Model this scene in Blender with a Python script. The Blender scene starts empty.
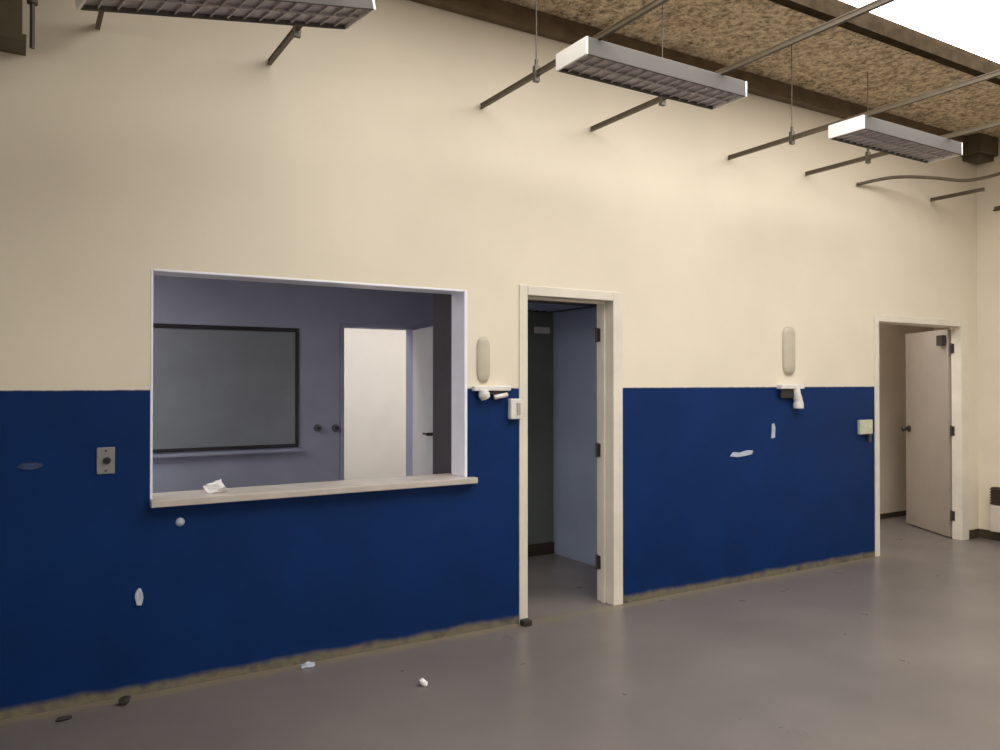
import bpy, bmesh, math, random
from mathutils import Vector, Matrix
R = math.radians
random.seed(7)
scene = bpy.context.scene
COL = scene.collection

# ------------------------------------------------------------------ materials
def lin(c):
    return tuple(((v/255)/12.92 if v/255 <= .04045 else ((v/255+.055)/1.055)**2.4) for v in c)

def new_mat(name):
    m = bpy.data.materials.new(name); m.use_nodes = True
    nt = m.node_tree
    return m, nt, nt.nodes['Principled BSDF']

def noise(nt, scale, detail=4, rough=.55, coord='Object', stretch=None):
    tc = nt.nodes.new('ShaderNodeTexCoord'); n = nt.nodes.new('ShaderNodeTexNoise')
    n.inputs['Scale'].default_value = scale; n.inputs['Detail'].default_value = detail
    n.inputs['Roughness'].default_value = rough
    if stretch:
        mp = nt.nodes.new('ShaderNodeMapping'); mp.inputs['Scale'].default_value = stretch
        nt.links.new(tc.outputs[coord], mp.inputs[0]); nt.links.new(mp.outputs[0], n.inputs['Vector'])
    else:
        nt.links.new(tc.outputs[coord], n.inputs['Vector'])
    return n.outputs['Fac']

def ramp(nt, fac, stops):
    r = nt.nodes.new('ShaderNodeValToRGB')
    e = r.color_ramp.elements
    e[0].position, e[0].color = stops[0][0], (*stops[0][1], 1)
    e[1].position, e[1].color = stops[-1][0], (*stops[-1][1], 1)
    for p, c in stops[1:-1]:
        x = e.new(p); x.color = (*c, 1)
    nt.links.new(fac, r.inputs[0])
    return r.outputs[0]

def mixc(nt, fac, a, b):
    m = nt.nodes.new('ShaderNodeMix'); m.data_type = 'RGBA'
    for s, v in ((m.inputs[6], a), (m.inputs[7], b)):
        if isinstance(v, tuple): s.default_value = (*v, 1)
        else: nt.links.new(v, s)
    if isinstance(fac, float): m.inputs[0].default_value = fac
    else: nt.links.new(fac, m.inputs[0])
    return m.outputs[2]

def math_node(nt, op, a, b=None, c=None):
    n = nt.nodes.new('ShaderNodeMath'); n.operation = op
    for i, v in enumerate((a, b, c)):
        if v is None: continue
        if isinstance(v, (int, float)): n.inputs[i].default_value = v
        else: nt.links.new(v, n.inputs[i])
    return n.outputs[0]

def step(nt, v, edge, width):           # smooth 0 -> 1 around edge
    n = nt.nodes.new('ShaderNodeMapRange'); n.interpolation_type = 'SMOOTHSTEP'
    nt.links.new(v, n.inputs[0])
    n.inputs[1].default_value = edge-width; n.inputs[2].default_value = edge+width
    return n.outputs[0]

def bump(nt, b, h, strength, dist=.01):
    n = nt.nodes.new('ShaderNodeBump'); n.inputs['Strength'].default_value = strength
    n.inputs['Distance'].default_value = dist
    nt.links.new(h, n.inputs['Height']); nt.links.new(n.outputs[0], b.inputs['Normal'])

def paint(name, c, var=.06, rough=.55, scale=6, metal=0, bmp=0):
    m, nt, b = new_mat(name)
    f = noise(nt, scale)
    lo = tuple(v*(1-var) for v in c); hi = tuple(min(1, v*(1+var)) for v in c)
    nt.links.new(ramp(nt, f, [(.35, lo), (.65, hi)]), b.inputs['Base Color'])
    b.inputs['Roughness'].default_value = rough; b.inputs['Metallic'].default_value = metal
    if bmp: bump(nt, b, noise(nt, scale*12), bmp)
    return m

CREAM = (.76, .69, .57)
BLUE = (.0015, .024, .118)

def wall_two_tone():
    m, nt, b = new_mat('two_tone_wall_paint')
    tc = nt.nodes.new('ShaderNodeTexCoord'); sp = nt.nodes.new('ShaderNodeSeparateXYZ')
    nt.links.new(tc.outputs['Object'], sp.inputs[0])
    X, Y, Z = sp.outputs
    n1 = noise(nt, 1.3, 5); n2 = noise(nt, 25, 3)
    cream = ramp(nt, n1, [(.3, tuple(v*.95 for v in CREAM)), (.7, tuple(min(1, v*1.04) for v in CREAM))])
    blue = ramp(nt, noise(nt, 2.2, 6), [(.3, tuple(v*.82 for v in BLUE)), (.7, tuple(v*1.15 for v in BLUE))])
    scuff = step(nt, noise(nt, 7, 6, .7, stretch=(1, 1, .35)), .73, .05)
    blue = mixc(nt, math_node(nt, 'MULTIPLY', scuff, .12), blue, (.06, .10, .2))
    zz = math_node(nt, 'ADD', Z, math_node(nt, 'MULTIPLY', math_node(nt, 'SUBTRACT', n2, .5), .006))
    below = math_node(nt, 'SUBTRACT', 1.0, step(nt, zz, 1.443, .004))
    left = math_node(nt, 'SUBTRACT', 1.0, step(nt, X, 6.4, .01))
    front = math_node(nt, 'SUBTRACT', 1.0, step(nt, Y, 4.16, .002))
    dado = math_node(nt, 'MULTIPLY', math_node(nt, 'MULTIPLY', below, left), front)
    col = mixc(nt, dado, cream, blue)
    # bare strip where the base moulding was pulled off: old adhesive on raw block
    zb = math_node(nt, 'ADD', Z, math_node(nt, 'MULTIPLY', math_node(nt, 'SUBTRACT', noise(nt, 5, 3, stretch=(1, 1, .1)), .5), .05))
    bare = math_node(nt, 'MULTIPLY', math_node(nt, 'SUBTRACT', 1.0, step(nt, zb, .045, .02)), left)
    glue = ramp(nt, noise(nt, 9, 5), [(.3, (.11, .105, .10)), (.5, (.19, .165, .115)), (.7, (.08, .075, .075))])
    col = mixc(nt, bare, col, glue)
    nt.links.new(col, b.inputs['Base Color'])
    b.inputs['Roughness'].default_value = .55
    b.inputs['Specular IOR Level'].default_value = .16
    bump(nt, b, noise(nt, 60, 3), .05)
    return m

def floor_mat():
    m, nt, b = new_mat('worn_grey_floor')
    tc = nt.nodes.new('ShaderNodeTexCoord'); sp = nt.nodes.new('ShaderNodeSeparateXYZ')
    nt.links.new(tc.outputs['Object'], sp.inputs[0])
    base = ramp(nt, noise(nt, 1.1, 6, .6), [(.3, (.145, .128, .122)), (.7, (.192, .168, .157))])
    fine = step(nt, noise(nt, 16, 5, .7), .66, .12)
    base = mixc(nt, math_node(nt, 'MULTIPLY', fine, .12), base, (.11, .10, .095))
    # adhesive line along the foot of the long wall
    yy = math_node(nt, 'ADD', sp.outputs[1], math_node(nt, 'MULTIPLY', math_node(nt, 'SUBTRACT', noise(nt, 4, 3), .5), .12))
    edge = math_node(nt, 'MULTIPLY', step(nt, yy, 4.06, .015), math_node(nt, 'SUBTRACT', 1.0, step(nt, sp.outputs[1], 4.14, .01)))
    edge = math_node(nt, 'MULTIPLY', edge, math_node(nt, 'SUBTRACT', 1.0, step(nt, sp.outputs[0], 6.4, .02)))
    base = mixc(nt, math_node(nt, 'MULTIPLY', edge, .75), base, (.22, .185, .13))
    nt.links.new(base, b.inputs['Base Color'])
    nt.links.new(ramp(nt, noise(nt, 3, 5), [(.3, (.27,)*3), (.7, (.34,)*3)]), b.inputs['Roughness'])
    b.inputs['Specular IOR Level'].default_value = .35
    bump(nt, b, noise(nt, 30, 4), .015)
    return m

def deck_mat():
    m, nt, b = new_mat('wood_fibre_roof_deck')
    a = noise(nt, 24, 6, .75); c = noise(nt, 5, 4)
    col = ramp(nt, a, [(.36, (.13, .09, .055)), (.45, (.40, .31, .205)), (.54, (.67, .55, .39)), (.66, (.84, .73, .56))])
    col = mixc(nt, math_node(nt, 'MULTIPLY', step(nt, c, .62, .12), .35), col, (.46, .29, .18))
    nt.links.new(col, b.inputs['Base Color']); b.inputs['Roughness'].default_value = .95
    bump(nt, b, a, .5, .02)
    return m

def brushed(name, c, rough=.4, metal=.8):
    return paint(name, c, .08, rough, 20, metal)

M = dict(
    wall=wall_two_tone(), floor=floor_mat(), deck=deck_mat(),
    cream=paint('cream_wall_paint', CREAM, .04, .6, 1.5),
    frame=paint('putty_frame_paint', (.72, .67, .585), .06, .4, 4),
    white=paint('sky_tinted_trim_paint', (.84, .84, .94), .05, .4, 5),  # cool sky tint and extra brightness of the reveals put into the colour
    serving=paint('lavender_blue_wall_paint', (.43, .46, .625), .06, .6, 2),
    closet=paint('pale_blue_wall_paint', (.335, .395, .54), .06, .6, 2),
    grey_green=paint('grey_green_shade_paint', (.17, .19, .17), .08, .6, 3),  # shading of the passage end wall put into a darker colour
    partition=paint('charcoal_partition_paint', (.075, .065, .075), .1, .6, 3),
    laminate=paint('beige_counter_laminate', (.51, .46, .42), .07, .35, 8),
    taupe=paint('taupe_door_paint', (.39, .345, .305), .05, .45, 3),
    vest=paint('vestibule_wall_paint', (.72, .63, .53), .05, .6, 2),
    pale_door=paint('pale_grey_door_paint', (.78, .77, .80), .04, .45, 3),
    fixture_side_shade=paint('shaded_fixture_side_enamel', (.125, .118, .112), .04, .7, 6),  # long sides of the fixtures, their shade put into a dark colour
    louver=paint('grey_louver_metal', (.55, .51, .52), .08, .5, 10),
    fixture_end=paint('lit_fixture_end_enamel', (.92, .90, .87), .03, .35, 6),  # end plates made paler than the sides, painting in the light on them
    tee=paint('tarnished_grid_steel', (.10, .074, .045), .15, .5, 14),
    wire=paint('hanger_wire_steel', (.09, .075, .055), .1, .5, 20),
    beam=paint('brown_steel_ledger', (.14, .095, .055), .2, .7, 9),
    duct=paint('olive_brown_sheet_metal', (.085, .068, .036), .15, .6, 6),
    black=paint('black_metal', (.012, .012, .013), .1, .45, 20),
    dark=paint('dark_bronze_metal', (.045, .038, .035), .1, .45, 20),
    base=paint('dark_brown_base', (.055, .038, .025), .15, .55, 10),
    plate=brushed('steel_wall_plate', (.27, .27, .27), .4, .3),
    beige_plate=paint('beige_plastic_plate', (.52, .53, .40), .05, .4, 15),
    offwhite=paint('off_white_plastic', (.72, .70, .68), .05, .45, 15),
    cover=paint('yellowed_cream_plastic', (.52, .47, .38), .05, .45, 10),
    paper=paint('crumpled_white_paper', (.82, .82, .84), .05, .8, 15),
    tape=paint('torn_white_tape', (.44, .49, .60), .08, .6, 30),
    chalk=paint('smudged_pale_scuff', (.03, .05, .13), .15, .7, 30),
    board=paint('dull_grey_shutter', (.29, .32, .375), .08, .5, 2),
    bframe=paint('black_brown_window_frame', (.03, .026, .034), .1, .5, 8),
    dim=paint('dull_blue_grey_plastic', (.13, .13, .18), .1, .6, 20),
    curb=paint('dark_skylight_curb', (.042, .030, .018), .3, 1, 9),  # very dark, fully rough brown
    reflector=paint('fixture_reflector_enamel', (.48, .44, .46), .05, .5, 6),
    dirt=paint('dark_dirt', (.035, .03, .026), .2, .9, 40),
    heater=paint('heater_white_enamel', (.62, .55, .50), .04, .45, 6),
    ceil=paint('dull_ceiling_paint', (.40, .40, .42), .05, .8, 3),
    brightwall=paint('white_hall_paint', (.80, .765, .72), .03, .7, 2),
)

for k_, v_ in (('curb', .05), ('fixture_side_shade', .15), ('serving', .2), ('frame', .3)):
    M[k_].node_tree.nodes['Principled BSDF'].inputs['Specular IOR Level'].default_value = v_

# ------------------------------------------------------------------ geometry helpers
def box(bm, x0, x1, y0, y1, z0, z1, mat=None):
    vs = [bm.verts.new((x, y, z)) for x in (x0, x1) for y in (y0, y1) for z in (z0, z1)]
    for f in ((0,1,3,2), (4,6,7,5), (0,4,5,1), (2,3,7,6), (0,2,6,4), (1,5,7,3)):
        bm.faces.new([vs[i] for i in f])
    if mat is not None:
        for v in vs: v.co = mat @ v.co
    return vs

def boxes(*bs):
    bm = bmesh.new()
    for b in bs: box(bm, *b)
    return bm

def tube(bm, pts, r, seg=10):
    pts = [Vector(p) for p in pts]; rings = []
    up = Vector((0, 0, 1))
    for i, p in enumerate(pts):
        d = (pts[min(i+1, len(pts)-1)]-pts[max(i-1, 0)]).normalized()
        a = d.cross(up)
        if a.length < .05: a = d.cross(Vector((1, 0, 0)))
        a.normalize(); b = d.cross(a).normalized()
        rr = r[i] if isinstance(r, (list, tuple)) else r
        rings.append([bm.verts.new(p+a*rr*math.cos(2*math.pi*k/seg)+b*rr*math.sin(2*math.pi*k/seg)) for k in range(seg)])
    for A, B in zip(rings, rings[1:]):
        for k in range(seg): bm.faces.new((A[k], A[(k+1) % seg], B[(k+1) % seg], B[k]))
    bm.faces.new(list(reversed(rings[0]))); bm.faces.new(rings[-1])
    return bm

def spline(pts, n=8):
    pts = [Vector(p) for p in pts]; out = []
    for i in range(len(pts)-1):
        p0, p1, p2, p3 = pts[max(i-1, 0)], pts[i], pts[i+1], pts[min(i+2, len(pts)-1)]
        for k in range(n):
            t = k/n
            out.append(.5*((2*p1)+(p2-p0)*t+(2*p0-5*p1+4*p2-p3)*t*t+(3*p1-p0-3*p2+p3)*t**3))
    return out+[pts[-1]]

def grid_solid(us, vs, holes, d0, d1, axis):
    """slab with rectangular holes; axis 'y': u=x v=z, 'x': u=y v=z, 'z': u=x v=y"""
    us = sorted(set(us)); vs = sorted(set(vs)); bm = bmesh.new(); cache = {}
    def vert(u, v, d):
        k = (round(u, 5), round(v, 5), round(d, 5))
        if k not in cache:
            p = {'y': (u, d, v), 'x': (d, u, v), 'z': (u, v, d)}[axis]
            cache[k] = bm.verts.new(p)
        return cache[k]
    def solid(i, j):
        if not (0 <= i < len(us)-1 and 0 <= j < len(vs)-1): return False
        cu, cv = (us[i]+us[i+1])/2, (vs[j]+vs[j+1])/2
        return not any(h[0] < cu < h[1] and h[2] < cv < h[3] for h in holes)
    for i in range(len(us)-1):
        for j in range(len(vs)-1):
            if not solid(i, j): continue
            a, b, c, d = us[i], us[i+1], vs[j], vs[j+1]
            for dd in (d0, d1):
                bm.faces.new((vert(a, c, dd), vert(b, c, dd), vert(b, d, dd), vert(a, d, dd)))
            if not solid(i-1, j): bm.faces.new((vert(a, c, d0), vert(a, d, d0), vert(a, d, d1), vert(a, c, d1)))
            if not solid(i+1, j): bm.faces.new((vert(b, c, d0), vert(b, d, d0), vert(b, d, d1), vert(b, c, d1)))
            if not solid(i, j-1): bm.faces.new((vert(a, c, d0), vert(b, c, d0), vert(b, c, d1), vert(a, c, d1)))
            if not solid(i, j+1): bm.faces.new((vert(a, d, d0), vert(b, d, d0), vert(b, d, d1), vert(a, d, d1)))
    return bm

def obj(name, bm, mat, parent=None, bevel=0, smooth=False, loc=None):
    bmesh.ops.recalc_face_normals(bm, faces=bm.faces)
    me = bpy.data.meshes.new(name); bm.to_mesh(me); bm.free()
    o = bpy.data.objects.new(name, me); COL.objects.link(o)
    me.materials.append(mat)
    if smooth:
        for p in me.polygons: p.use_smooth = True
    if bevel:
        md = o.modifiers.new('bevel', 'BEVEL'); md.width = bevel; md.segments = 2; md.limit_method = 'ANGLE'
    if parent: o.parent = parent
    if loc: o.location = loc
    return o

def struct(name, bm, mat, bevel=0):
    o = obj(name, bm, mat, None, bevel); o['kind'] = 'structure'; return o

def struct_root(name, loc):
    o = bpy.data.objects.new(name, None); COL.objects.link(o); o.location = loc; o['kind'] = 'structure'
    o.empty_display_size = .1
    return o

def tag(o, label, cat, group=None):
    o['label'] = label; o['category'] = cat
    if group: o['group'] = group
    return o

def thing(name, label, cat, loc=(0, 0, 0), group=None):
    o = bpy.data.objects.new(name, None); COL.objects.link(o); o.location = loc
    o.empty_display_size = .1
    return tag(o, label, cat, group)

def dup(root, loc, label):
    r = root.copy(); COL.objects.link(r); r.location = loc; r['label'] = label
    for ch in list(root.children):
        c = ch.copy(); COL.objects.link(c); c.parent = r
        for g in list(ch.children):
            d = g.copy(); COL.objects.link(d); d.parent = c
    return r

# ------------------------------------------------------------------ room shell
WY0, WY1 = 4.13, 4.29           # the long painted wall
CZ = 3.77                       # underside of roof deck
XL, XR, YF = -7.0, 7.87, -5.0   # left wall, right wall, wall behind the viewer

struct('floor', boxes((-7.2, 9.2, -5.2, 10.6, -.12, 0)), M['floor'])

holes = [(.558, 2.292, .885, 2.026), (2.655, 3.475, -1, 2.08), (6.245, 7.69, -1, 2.06)]
struct('wall_back', grid_solid([XL, .558, 2.292, 2.655, 3.475, 6.245, 7.69, 9.2],
       [0, .885, 2.026, 2.06, 2.08, CZ], holes, WY0, WY1, 'y'), M['wall'])
struct('wall_right', boxes((XR, XR+.15, -5.0, WY0, 0, CZ)), M['cream'])
lh = [(-4.5, .6, .8, 3.2)]
struct('wall_left', grid_solid([-5.0, -4.5, .6, WY0], [0, .8, 3.2, CZ], lh, XL-.15, XL, 'x'), M['cream'])
fh = [(3.6, 7.0, 1.0, 2.6)]
struct('wall_front', grid_solid([XL, 3.6, 7.0, XR], [0, 1.0, 2.6, CZ], fh, YF-.15, YF, 'y'), M['cream'])

SK = (1.0, 6.6, .7, 3.15)       # skylight well
struct('ceiling', grid_solid([XL-.15, SK[0], SK[1], 9.2], [YF-.15, SK[2], SK[3], WY1], [SK], CZ, CZ+.06, 'z'), M['deck'])
# curb around the skylight
struct('trim_1', boxes((SK[0], SK[1], SK[3]-.02, SK[3], CZ-.02, CZ+.06), (SK[0]-.1, SK[1], SK[3], SK[3]+.05, CZ-.02, CZ)), M['curb'])
struct('trim_2', boxes((SK[0]-.1, SK[1], SK[2]-.10, SK[2], CZ-.055, CZ)), M['beam'])
# steel ledger angle that carries the deck along the top of the wall
struct('trim_3', boxes((XL, 7.55, WY0-.075, WY0-.065, 3.665, CZ), (XL, 7.55, WY0-.075, WY0, 3.655, 3.665)), M['beam'])
# beam seat in the far corner
struct('trim_4', boxes((7.55, XR, WY0-.20, WY0, 3.60, CZ), (7.62, XR, WY0-.16, WY0, 3.56, 3.60)), M['duct'], .006)
sky = struct_root('window_3', ((SK[0]+SK[1])/2, (SK[2]+SK[3])/2, CZ+.061))
k = []
cx, cy = (SK[0]+SK[1])/2, (SK[2]+SK[3])/2
for a, b, c, d in ((SK[0]-.06, SK[1]+.06, SK[2]-.06, SK[2]), (SK[0]-.06, SK[1]+.06, SK[3], SK[3]+.06),
                   (SK[0]-.06, SK[0], SK[2], SK[3]), (SK[1], SK[1]+.06, SK[2], SK[3])):
    k.append((a-cx, b-cx, c-cy, d-cy, 0, .05))
obj('window_frame', boxes(*k), M['curb'], sky)

# right wall base
struct('baseboard_right', boxes((XR-.014, XR, -5.0, WY0, 0, .085)), M['base'], .004)
struct('baseboard_back', boxes((7.695, XR-.014, WY0-.012, WY0, 0, .085)), M['base'], .004)

# unseen window behind the viewer, added for frontal daylight
for i, (a, b, c, d) in enumerate(fh):
    r = struct_root('window_%d' % (4+i), ((a+b)/2, YF-.07, c))
    w, h = (b-a)/2, d-c
    bs = [(-w, w, -.03, .03, 0, .05), (-w, w, -.03, .03, h-.05, h), (-w, -w+.05, -.03, .03, .05, h-.05), (w-.05, w, -.03, .03, .05, h-.05)]
    n = 3
    for j in range(1, n):
        x = -w+2*w*j/n; bs.append((x-.025, x+.025, -.03, .03, .05, h-.05))
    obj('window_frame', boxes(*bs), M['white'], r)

for i, (a, b, c, d) in enumerate(lh):
    r = struct_root('window_%d' % (5+i), (XL-.07, (a+b)/2, c))
    w, h = (b-a)/2, d-c
    bs = [(-.03, .03, -w, w, 0, .05), (-.03, .03, -w, w, h-.05, h), (-.03, .03, -w, -w+.05, .05, h-.05), (-.03, .03, w-.05, w, .05, h-.05)]
    for j in (1, 2):
        y = -w+2*w*j/3; bs.append((-.03, .03, y-.025, y+.025, .05, h-.05))
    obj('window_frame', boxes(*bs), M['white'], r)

# ------------------------------------------------------------------ serving window
w1 = struct_root('window_1', (1.42, WY0, .92))
def rel(bs, o): return [(a-o[0], b-o[0], c-o[1], d-o[1], e-o[2], f-o[2]) for a, b, c, d, e, f in bs]
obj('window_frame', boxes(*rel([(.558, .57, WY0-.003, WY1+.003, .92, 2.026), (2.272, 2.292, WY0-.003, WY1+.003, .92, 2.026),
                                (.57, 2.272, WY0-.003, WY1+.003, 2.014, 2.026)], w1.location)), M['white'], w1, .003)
cnt = tag(obj('serving_counter', grid_solid([.558, 2.291, 2.335], [4.075, WY0-.001, 4.36], [(2.291, 2.4, WY0-.001, 4.4)], .885, .92, 'z'), M['laminate'], None, .004),
          'beige laminate counter ledge along the bottom of the serving window', 'counter')

# ------------------------------------------------------------------ room behind the serving window
SB = 7.30
SR = (-1.2, .6, 5.1, 6.5)         # unseen roof opening added to brighten the serving room
SP = (3.0, 3.6, 4.45, 4.80)      # another unseen opening, added to brighten the passage
struct('wall_serving_back', grid_solid([-1.6, .40, 2.26, 2.66, 3.45, 3.70], [0, .88, 1.98, 2.05, 2.75],
       [(2.66, 3.45, -1, 2.05), (.40, 2.26, .88, 1.98)], SB, SB+.14, 'y'), M['serving'])
struct('wall_serving_left', boxes((-1.75, -1.6, WY1, SB, 0, 2.75)), M['serving'])
struct('wall_serving_right', boxes((3.70, 3.82, 5.79, SB, 0, 2.75)), M['serving'])
struct('ceiling_serving', grid_solid([-1.75, SR[0], SR[1], SP[0], SP[1], 4.12], [WY1, SP[2], SP[3], SR[2], SR[3], SB+.14], [SR, SP], 2.75, 2.85, 'z'), M['ceil'])
struct('wall_partition', boxes((2.53, 2.645, 4.72, 5.06, 0, 2.75)), M['partition'])
# shuttered window on its far wall
w2 = struct_root('window_2', (1.33, SB, .88))
fb = [(-.93, .93, -.015, .03, 0, .03), (-.93, .93, -.015, .03, 1.065, 1.10), (-.93, -.90, -.015, .03, .03, 1.065), (.90, .93, -.015, .03, .03, 1.065)]
obj('window_frame', boxes(*fb), M['bframe'], w2, .004)
obj('shutter', boxes((-.90, .90, .0, .018, .03, 1.065)), M['board'], w2, .002)
obj('window_sill', boxes((-.96, .96, -.05, 0, -.04, -.012)), M['serving'], w2, .003)
# far doorway and its open leaf
d3 = struct_root('door_3', (3.065, SB, 0))
obj('door_frame', boxes((-.40, -.365, -.015, .155, 0, 2.05), (.355, .385, -.015, .155, 0, 2.05), (-.365, .355, -.015, .155, 2.01, 2.05)), M['serving'], d3, .003)
leaf = obj('door_leaf', boxes((0, .72, -.02, .02, .012, 2.0)), M['pale_door'], d3, .003, loc=(.362, -.04, 0))
leaf.rotation_euler.z = R(-99)
bm = bmesh.new()
tube(bm, [(.65, .02, 1.0), (.65, .075, 1.0)], .016); tube(bm, [(.655, .07, 1.0), (.53, .07, 1.0)], .011)
tube(bm, [(.65, -.02, 1.0), (.65, -.075, 1.0)], .016); tube(bm, [(.655, -.07, 1.0), (.53, -.07, 1.0)], .011)
obj('door_handle', bm, M['dark'], leaf)
# bright hall beyond, day-lit from above
struct('wall_hall_back', boxes((1.2, 6.6, 9.6, 9.75, 0, 2.9)), M['brightwall'])
struct('wall_hall_left', boxes((1.05, 1.2, SB+.14, 9.75, 0, 2.9)), M['brightwall'])
struct('wall_hall_right', boxes((6.6, 6.75, SB+.14, 9.75, 0, 2.9)), M['brightwall'])
struct('wall_hall_front', boxes((3.82, 6.6, SB, SB+.14, 0, 2.9)), M['brightwall'])
HS = (2.0, 6.2, 7.7, 8.6)
struct('ceiling_hall', grid_solid([1.05, HS[0], HS[1], 6.75], [SB+.14, HS[2], HS[3], 9.75], [HS], 2.9, 3.0, 'z'), M['ceil'])

# two dark boxes on the serving room wall
b0 = thing('wall_outlet', 'small dark round outlet nearer the grey shuttered window', 'outlet', (2.44, SB, 1.05), 'dark outlets on the serving room wall')
bm = bmesh.new(); tube(bm, [(0, -.001, 0), (0, -.035, 0)], [.036, .032], 16)
obj('outlet_box', bm, M['dim'], b0, 0)
bm = bmesh.new(); tube(bm, [(0, -.0355, 0), (0, -.045, 0)], .014, 12)
obj('socket', bm, M['black'], b0)
dup(b0, (2.615, SB, 1.045), 'small dark round outlet nearer the bright doorway')

# ------------------------------------------------------------------ doorway without a leaf, passage behind it
def hinge_bm(x, y, z, s=1):
    bm = bmesh.new(); box(bm, x-.003, x+.003, y-.012, y+.012, z-.045, z+.045)
    tube(bm, [(x-.008*s, y+.016, z-.05), (x-.008*s, y+.016, z+.05)], .009, 10)
    return bm
d1 = struct_root('door_1', (3.06, WY0, 0))
L = d1.location
obj('door_frame', boxes(*rel([(2.655, 2.715, WY0-.010, WY1+.01, 0, 2.08), (3.395, 3.475, WY0-.010, WY1+.01, 0, 2.08),
                              (2.715, 3.395, WY0-.010, WY1+.01, 2.02, 2.08),
                              (2.715, 2.73, WY0+.07, WY0+.11, 0, 2.02), (3.38, 3.395, WY0+.07, WY0+.11, 0, 2.005), (2.73, 3.395, WY0+.07, WY0+.11, 2.005, 2.02)], L)), M['frame'], d1, .004)
for z in (.26, 1.02, 1.80):
    obj('hinge', hinge_bm(3.391-L.x, WY0+.14-L.y, z), M['dark'], d1)
struct('wall_passage_right', boxes((4.00, 4.12, WY1, 5.79, 0, 2.75)), M['closet'])
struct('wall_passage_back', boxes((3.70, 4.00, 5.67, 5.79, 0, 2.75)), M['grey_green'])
struct('baseboard_passage', boxes((3.70, 4.00, 5.655, 5.67, 0, .10)), M['base'], .003)
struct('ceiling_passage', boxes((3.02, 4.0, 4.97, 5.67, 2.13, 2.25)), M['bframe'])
gr = thing('ceiling_grille', 'dark slatted grille at the top inside the middle doorway', 'grille', (3.70, 5.32, 2.13))
obj('grille_frame', boxes((-.65, .28, -.34, -.31, -.05, 0), (-.65, .28, .31, .34, -.05, 0), (-.65, -.62, -.31, .31, -.05, 0), (.25, .28, -.31, .31, -.05, 0)), M['bframe'], gr)
for i in range(11):
    x = -.59+i*.079
    obj('slat', boxes((x, x+.018, -.31, .31, -.045, -.002)), M['closet'], gr)
pl = tag(obj('wall_plate', boxes((3.80, 3.96, 5.660, 5.669, 1.90, 1.955)), M['offwhite'], None, .002),
         'small pale strip high on the dark wall inside the middle doorway', 'plate')
# foot of the left jamb
tag(obj('debris_lump', boxes((2.64, 2.70, 4.045, 4.103, 0, .035)), M['dirt'], None, .008), 'dark lump on the floor at the foot of the left door jamb', 'debris')

# ------------------------------------------------------------------ far doorway with its leaf swung in
d2 = struct_root('door_2', (6.95, WY0, 0))
L = d2.location
obj('door_frame', boxes(*rel([(6.245, 6.305, WY0-.010, WY1+.01, 0, 2.06), (7.57, 7.69, WY0-.010, WY0+.085, 0, 2.06),
                              (6.305, 7.57, WY0-.010, WY1+.01, 2.0, 2.06)], L)), M['frame'], d2, .004)
leaf = obj('door_leaf', boxes((-.02, .02, 0, .76, .012, 1.985)), M['taupe'], d2, .003, loc=(7.600-L.x, WY0+.112-L.y, 0))
leaf.rotation_euler.z = R(-30)
bm = bmesh.new()
tube(bm, [(-.021, .69, 1.0), (-.03, .69, 1.0)], .034, 16); tube(bm, [(-.03, .69, 1.0), (-.055, .69, 1.0), (-.06, .69, 1.0), (-.09, .69, 1.0), (-.098, .69, 1.0)], [.013, .014, .026, .03, .02], 16)
obj('door_knob', bm, M['dark'], leaf, 0, True)
bm = boxes((-.065, -.021, .03, .12, 1.83, 1.93)); box(bm, -.055, -.035, .005, .03, 1.87, 1.89)
obj('door_closer', bm, M['dark'], leaf, .004)
for z in (.22, 1.02, 1.80):
    obj('hinge', hinge_bm(7.567-L.x, WY0+.068-L.y, z), M['dark'], d2)
struct('wall_vestibule_back', boxes((5.9, 9.2, 5.24, 5.36, 0, 2.5)), M['vest'])
struct('wall_vestibule_left', boxes((5.78, 5.9, WY1, 5.36, 0, 2.5)), M['vest'])
struct('wall_vestibule_right', boxes((9.05, 9.2, WY1, 5.24, 0, 2.5)), M['vest'])
SV = (6.0, 7.4, 4.40, 5.15)  # unseen roof opening added to brighten the vestibule
struct('ceiling_vestibule', grid_solid([5.78, 6.0, 7.4, 9.2], [WY1, 4.40, 5.15, 5.36], [SV], 2.5, 2.6, 'z'), M['ceil'])
struct('baseboard_vestibule', boxes((5.9, 9.05, 5.226, 5.24, 0, .055)), M['base'], .003)

# ------------------------------------------------------------------ hanging grid tees
TZ = 3.125
def tee_bm(length):
    bm = bmesh.new()
    box(bm, -.010, .010, -length, 0, -.006, 0)
    box(bm, -.004, .004, -length, 0, 0, .018)
    box(bm, -.007, .007, -length, 0, .018, .024)
    return bm
def clip_bm(y):
    bm = bmesh.new()
    box(bm, -.016, .016, y-.012, y+.012, -.035, .05)
    tube(bm, [(0, y, .05), (0, y, .085)], .010, 8)
    return bm
GT = 'ceiling tees left hanging across the room'
def add_tee(x, label, length=3.95, hang=(-.57, -3.80)):
    t = thing('ceiling_tee', label, 'rail', (x, WY0-.004, TZ), GT)
    obj('bar', tee_bm(length), M['tee'], t)
    for y in hang:
        c = obj('clip', clip_bm(y), M['wire'], t)
        bm = bmesh.new(); tube(bm, [(0, y, .08), (0, y, CZ-TZ-.001)], .0035, 6)
        obj('hanger_wire', bm, M['wire'], c)
    return t
add_tee(.325, 'dark ceiling rail end beside the olive brown duct, leftmost rail')
add_tee(1.12, 'ceiling rail slanting under the tilted light fixture at top left', hang=(-.47, -3.80))
add_tee(2.385, 'ceiling rail passing over the left end of the middle light fixture', hang=(-.59, -3.80))
t4 = add_tee(3.215, 'ceiling rail crossing over the middle light fixture near its right end', hang=(-.67, -3.80))
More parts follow.
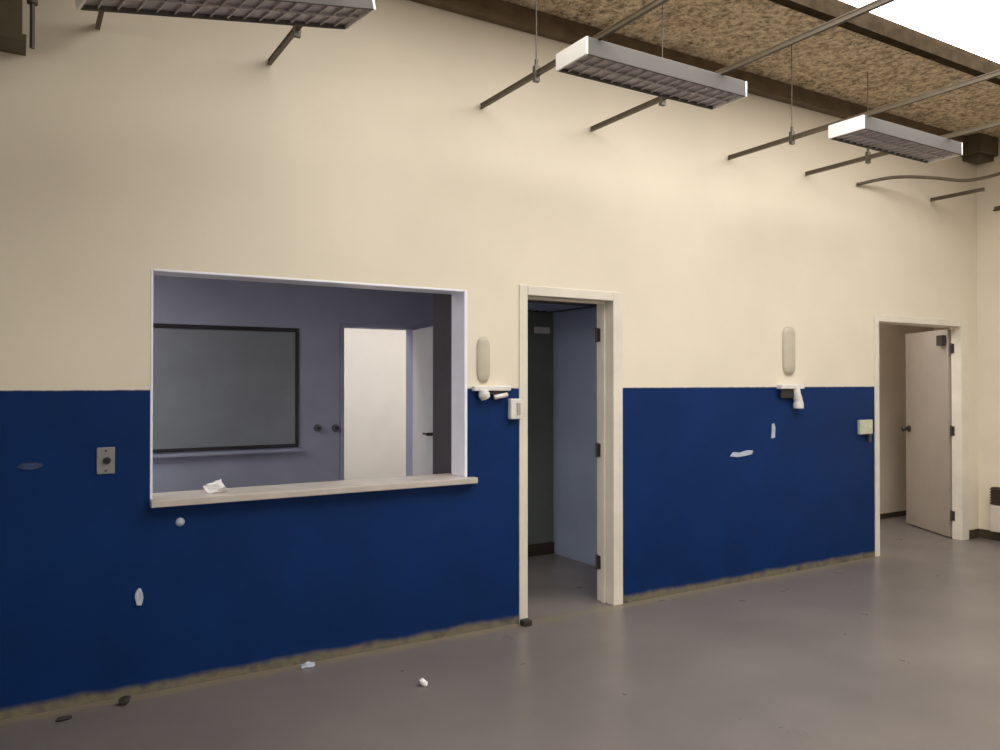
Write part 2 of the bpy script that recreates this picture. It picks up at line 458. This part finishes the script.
add_tee(4.49, 'ceiling rail passing over the white left end of the right light fixture', hang=(-.56, -3.80))
add_tee(5.36, 'ceiling rail running behind the right light fixture, below its middle', hang=(-.54, -3.80))
add_tee(7.09, 'short ceiling rail stub near the right corner under the bent cable', length=.47, hang=())

# bent cable in the corner
bm = bmesh.new()
pts = [(6.0, 4.114, 3.13), (6.22, 4.0, 3.185), (6.38, 3.91, 3.20), (6.60, 3.80, 3.195), (6.85, 3.72, 3.19), (7.02, 3.66, 3.215), (7.23, 3.6, 3.275), (7.5, 3.52, 3.38), (7.866, 3.42, 3.42)]
tube(bm, spline(pts), .014, 8)
tag(obj('cable', bm, M['tee'], None, 0, True), 'wavy brown cable sagging from the wall into the right corner', 'cable')
# strip of wall angle still on the right wall
tag(obj('wall_angle', boxes((XR-.03, XR-.001, 1.0, 3.97, 3.09, 3.10), (XR-.006, XR-.001, 1.0, 3.97, 3.10, 3.13)), M['tee']),
    'dark metal angle strip high on the right side wall', 'rail')

# ------------------------------------------------------------------ suspended light fixtures
def make_fixture(label, loc):
    f = thing('light_fixture', label, 'light', loc, 'troffer light fixtures hung from the rails')
    l, w, h = 1.10, .25, .085
    obj('housing', boxes((.012, l-.012, 0, .012, 0, h), (.012, l-.012, w-.012, w, 0, h), (.012, l-.012, .012, w-.012, h-.010, h)), M['fixture_side_shade'], f, .003)
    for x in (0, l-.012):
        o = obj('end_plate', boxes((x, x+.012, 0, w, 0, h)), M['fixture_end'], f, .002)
    obj('reflector', boxes((.013, l-.013, .013, w-.013, .017, .023)), M['reflector'], f)
    bm = bmesh.new()
    box(bm, .014, l-.014, w/2-.003, w/2+.003, .004, .016)
    n = 16
    for i in range(1, n):
        x = l*i/n
        for y0, y1 in ((.013, w/2-.003), (w/2+.003, w-.013)):
            box(bm, x-.0025, x+.0025, y0, y1, .006, .016)
    obj('louver', bm, M['louver'], f)
    return f
FZ = TZ-.006-.085
f1 = make_fixture('middle light fixture of the three, with pale side and grey louvers', (2.305, 2.995, FZ))
f2 = dup(f1, (4.435, 2.995, FZ), 'right light fixture with a bright white left end, below the skylight')
f0 = dup(f1, (0, 0, 0), 'tilted light fixture at the top left edge, hanging lower on its left')
A, B = Vector((1.248, 3.343, 3.034)), Vector((.276, 3.20, 2.82))     # its wall-side lower edge: right corner, a point near the left
ex = (A-B).normalized(); ey = Vector((0, 0, 1)).cross(ex).normalized(); ez = ex.cross(ey)
m3 = Matrix((ex, ey, ez)).transposed()
f0.rotation_euler = m3.to_euler(); f0.location = A-ex*1.10-ey*.25
inv = Matrix.LocRotScale(f0.location, f0.rotation_euler, None).inverted()
bm = bmesh.new(); q = f0.location+ex*.17+ey*.12+ez*.085      # the wire that still holds its low end to the rail
tube(bm, [inv @ q, inv @ Vector((.325, q.y, TZ-.006))], .004, 8)
obj('hanger_wire', bm, M['wire'], f0)

# ------------------------------------------------------------------ duct in the upper left corner
du = thing('wall_duct', 'olive brown sheet metal duct dropping down the wall at top left', 'duct', (-.21, WY0, 2.935))
obj('duct_body', boxes((-.25, .235, -.17, -.001, .03, CZ-2.935-.001)), M['duct'], du, .004)
obj('duct_flange', boxes((-.265, .25, -.185, -.001, 0, .03)), M['duct'], du, .003)
bm = bmesh.new(); tube(bm, [(.272, -.10, .005), (.272, -.10, CZ-2.935-.001)], .010, 8); tube(bm, [(.272, -.10, .20), (.272, -.10, .27)], .022, 10)
obj('hanger_rod', bm, M['wire'], du)

# ------------------------------------------------------------------ things on the wall
sw = thing('light_switch', 'grey metal switch plate on the blue wall left of the serving window', 'switch', (.368, WY0, 1.115))
obj('plate', boxes((-.038, .038, -.007, 0, -.062, .062)), M['plate'], sw, .003)
bm = bmesh.new(); tube(bm, [(.004, -.0072, 0), (.004, -.016, 0)], [.017, .015], 14); obj('knob', bm, M['black'], sw)
for z in (-.046, .046):
    bm = bmesh.new(); tube(bm, [(0, -.0072, z), (0, -.009, z)], .005, 8); obj('screw', bm, M['dark'], sw)

bp = thing('wall_box', 'beige double switch plate on the blue wall beside the right doorway', 'switch', (6.095, WY0, 1.105))
obj('plate', boxes((-.085, .085, -.03, 0, -.06, .06)), M['beige_plate'], bp, .005)
for x in (-.04, .04):
    obj('toggle', boxes((x-.006, x+.006, -.042, -.0302, -.012, .014)), M['offwhite'], bp, .002)
obj('shadow_block', boxes((.045, .075, -.025, 0, -.13, -.0605)), M['dark'], bp, .003)  # dark block standing in for the shadow under the plate

def flake(name, pts, mat, label, cat, t=.004):
    bm = bmesh.new()
    a = [bm.verts.new((x, WY0, z)) for x, z in pts]; b = [bm.verts.new((x+random.uniform(-.004, .004), WY0-t-random.uniform(0, .006), z)) for x, z in pts]
    bm.faces.new(a); bm.faces.new(list(reversed(b))); n = len(pts)
    for i in range(n): bm.faces.new((a[i], a[(i+1) % n], b[(i+1) % n], b[i]))
    return tag(obj(name, bm, mat, None, .001), label, cat)
def blob(cx, cz, rx, rz, n=12, j=.25):
    return [(cx+rx*math.cos(2*math.pi*i/n)*(1-random.random()*j), cz+rz*math.sin(2*math.pi*i/n)*(1-random.random()*j)) for i in range(n)]
flake('tape_scrap', [(4.50, .935), (4.53, .965), (4.60, .958), (4.68, .972), (4.745, .968), (4.735, .94), (4.66, .932), (4.58, .925)], M['tape'],
      'torn white tape strip lying sideways on the blue wall right of the middle doorway', 'tape')
flake('tape_scrap', [(4.945, 1.05), (4.985, 1.055), (4.99, 1.13), (4.975, 1.165), (4.955, 1.16), (4.95, 1.10)], M['tape'],
      'small upright white tape scrap below the white bracket on the right blue wall', 'tape')
flake('tape_scrap', blob(.512, .46, .021, .047), M['tape'], 'small upright white scrap low on the blue wall below the switch plate', 'tape')
flake('scuff_mark', blob(.065, 1.105, .055, .018), M['chalk'], 'faint pale scuff near the left edge of the blue wall', 'scuff', .002)
bm = bmesh.new(); tube(bm, [(.695, WY0, .80), (.695, WY0-.006, .80), (.695, WY0-.014, .80)], [.022, .02, .010], 14)
tag(obj('wall_button', bm, M['tape'], None, 0, True), 'round white button on the blue wall just under the counter', 'button')

# upright fittings either side of the middle doorway, with broken white brackets below
def cover_bm(x, z0, z1, r):
    bm = bmesh.new(); seg = 14; zs = [z0, z0+.02, z0+.05, z1-.05, z1-.02, z1]; k = [.55, .85, 1, 1, .85, .5]
    rings = []
    for z, q in zip(zs, k):
        rings.append([bm.verts.new((x+r*q*math.cos(math.pi*i/(seg-1)), -.0008-r*.45*q*math.sin(math.pi*i/(seg-1)), z)) for i in range(seg)])
    for A, B in zip(rings, rings[1:]):
        for i in range(seg-1): bm.faces.new((A[i], A[i+1], B[i+1], B[i]))
        bm.faces.new((A[-1], A[0], B[0], B[-1]))
    bm.faces.new(rings[0]); bm.faces.new(list(reversed(rings[-1])))
    return bm
fa = thing('wall_fitting', 'cream upright fitting over a white bracket on the wall right of the middle doorway', 'wall fitting', (5.17, WY0, 1.44), 'upright wall fittings with white brackets')
obj('cover', cover_bm(-.02, .10, .47, .07), M['cover'], fa, 0, True)
bm = boxes((-.16, .11, -.05, 0, -.012, .022))
obj('bracket', bm, M['offwhite'], fa, .006)
bm = bmesh.new(); tube(bm, spline([(.03, -.03, -.010), (.035, -.035, -.06), (.05, -.035, -.11), (.05, -.035, -.165)], 4), [.03]*5+[.034]*4+[.04]*4, 12)
obj('spout', bm, M['offwhite'], fa, 0, True)
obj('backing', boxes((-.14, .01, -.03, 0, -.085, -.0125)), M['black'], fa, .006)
fb = thing('wall_fitting', 'cream upright fitting over a chipped white bracket between serving window and middle doorway', 'wall fitting', (2.42, WY0, 1.44), 'upright wall fittings with white brackets')
obj('cover', cover_bm(-.02, .04, .31, .045), M['cover'], fb, 0, True)
obj('bracket', boxes((-.10, .155, -.04, 0, -.012, .018)), M['offwhite'], fb, .006)
bm = bmesh.new(); tube(bm, spline([(-.035, -.03, -.010), (-.03, -.032, -.035), (-.02, -.032, -.055)], 4), [.03]*3+[.034]*3+[.03]*3, 12)
obj('spout', bm, M['offwhite'], fb, 0, True)
bm = bmesh.new(); tube(bm, spline([(.04, -.03, -.05), (.085, -.035, -.043), (.13, -.03, -.035)], 4), [.014]*9, 10)
obj('arm', bm, M['offwhite'], fb, 0, True)
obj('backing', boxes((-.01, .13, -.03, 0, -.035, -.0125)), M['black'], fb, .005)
th = thing('thermostat', 'small off-white control box hung against the left jamb of the middle doorway', 'control box', (2.618, WY0, 1.315))
obj('case', boxes((-.045, .034, -.04, 0, -.06, .065)), M['offwhite'], th, .006)
obj('dial', boxes((-.005, .022, -.046, -.0402, -.035, .04)), M['taupe'], th, .003)

# heater on the right wall
he = thing('wall_heater', 'cream low wall heater with brown grille in the right corner', 'heater', (XR, 3.60, .09))
obj('case', boxes((-.09, -.001, -.55, .38, 0, .245)), M['heater'], he, .006)
bm = bmesh.new()
box(bm, -.07, -.001, -.55, .38, .25, .41)
for i in range(6):
    z = .256+i*.026; box(bm, -.092, -.07, -.55, .38, z, z+.012)
obj('grille', bm, M['base'], he)

# ------------------------------------------------------------------ loose scraps
def crumple(name, loc, s, mat, label, cat, seed, sub=3):
    rnd = random.Random(seed); bm = bmesh.new()
    bmesh.ops.create_icosphere(bm, subdivisions=sub, radius=1)
    dirs = [(Vector((rnd.uniform(-1, 1), rnd.uniform(-1, 1), rnd.uniform(-1, 1))).normalized(), rnd.uniform(.55, .95)) for _ in range(22)]
    for v in bm.verts:
        q = v.co.copy()
        for d, h in dirs:
            t = q.dot(d)
            if t > h: q -= d*(t-h)*1.5
        v.co = Vector((q.x*s[0], q.y*s[1], max(q.z, -.6)*s[2]))
    zmin = min(v.co.z for v in bm.verts)
    for v in bm.verts: v.co.z -= zmin
    return tag(obj(name, bm, mat, None, 0, False, loc), label, cat)
crumple('crumpled_paper', (.885, 4.21, .9203), (.075, .05, .045), M['paper'], 'crumpled white paper on the left part of the counter ledge', 'paper', 3)
crumple('paper_scrap', (1.72, 3.53, 0), (.028, .028, .022), M['paper'], 'small white paper scrap lying alone on the open floor', 'paper', 5)
crumple('paper_scrap', (1.31, 4.07, 0), (.05, .022, .02), M['tape'], 'pale flattened scrap on the floor against the wall under the window', 'paper', 6)
crumple('debris_lump', (.44, 4.04, 0), (.035, .03, .03), M['dirt'], 'dark crumb of debris by the wall foot below the switch plate', 'debris', 8, 2)
crumple('debris_lump', (.19, 3.99, 0), (.04, .03, .012), M['dirt'], 'flat dark dirt patch on the floor at bottom left', 'debris', 9, 2)

# ------------------------------------------------------------------ daylight
wd = bpy.data.worlds.new('daylight'); scene.world = wd; wd.use_nodes = True
nt = wd.node_tree; bg = nt.nodes['Background']
tc = nt.nodes.new('ShaderNodeTexCoord'); sp = nt.nodes.new('ShaderNodeSeparateXYZ')
nt.links.new(tc.outputs['Generated'], sp.inputs[0])
col = ramp(nt, math_node(nt, 'MULTIPLY_ADD', sp.outputs[2], .5, .5), [(.44, (.16, .15, .13)), (.52, (1.0, .95, .87)), (1.0, (1.0, .97, .92))])
nt.links.new(col, bg.inputs['Color']); bg.inputs['Strength'].default_value = 6.0

def portal(name, loc, rot, sx, sy):
    l = bpy.data.lights.new(name, 'AREA'); l.shape = 'RECTANGLE'; l.size = sx; l.size_y = sy
    l.cycles.is_portal = True
    o = bpy.data.objects.new(name, l); COL.objects.link(o); o.location = loc; o.rotation_euler = rot
portal('skylight_portal', (cx, cy, CZ+.115), (0, 0, 0), SK[1]-SK[0], SK[3]-SK[2])
portal('hall_skylight_portal', ((HS[0]+HS[1])/2, (HS[2]+HS[3])/2, 3.01), (0, 0, 0), HS[1]-HS[0], HS[3]-HS[2])
for n, h, z in (('serving_portal', SR, 2.86), ('passage_portal', SP, 2.86), ('vestibule_portal', SV, 2.61)):
    portal(n, ((h[0]+h[1])/2, (h[2]+h[3])/2, z), (0, 0, 0), h[1]-h[0], h[3]-h[2])
for a, b, c, d in lh:
    portal('window_portal', (XL-.16, (a+b)/2, (c+d)/2), (0, R(-90), 0), d-c, b-a)
for i, (a, b, c, d) in enumerate(fh):
    portal('window_portal', ((a+b)/2, YF-.16, (c+d)/2), (R(90), 0, 0), b-a, d-c)

# ------------------------------------------------------------------ camera
cam = bpy.data.cameras.new('camera'); co = bpy.data.objects.new('camera', cam); COL.objects.link(co)
cam.sensor_width = 36; cam.lens = 797.3/1000*36; cam.clip_start = .02
co.location = (0, 0, 1.48); co.rotation_euler = (R(90.519), 0, R(-31.381))
scene.camera = co
vs = scene.view_settings
vs.view_transform = 'Standard'; vs.look = 'None'; vs.gamma = 1; vs.use_curve_mapping = False; vs.exposure = 0
scene.cycles.max_bounces = 12; scene.cycles.diffuse_bounces = 8
scene.cycles.use_denoising = True
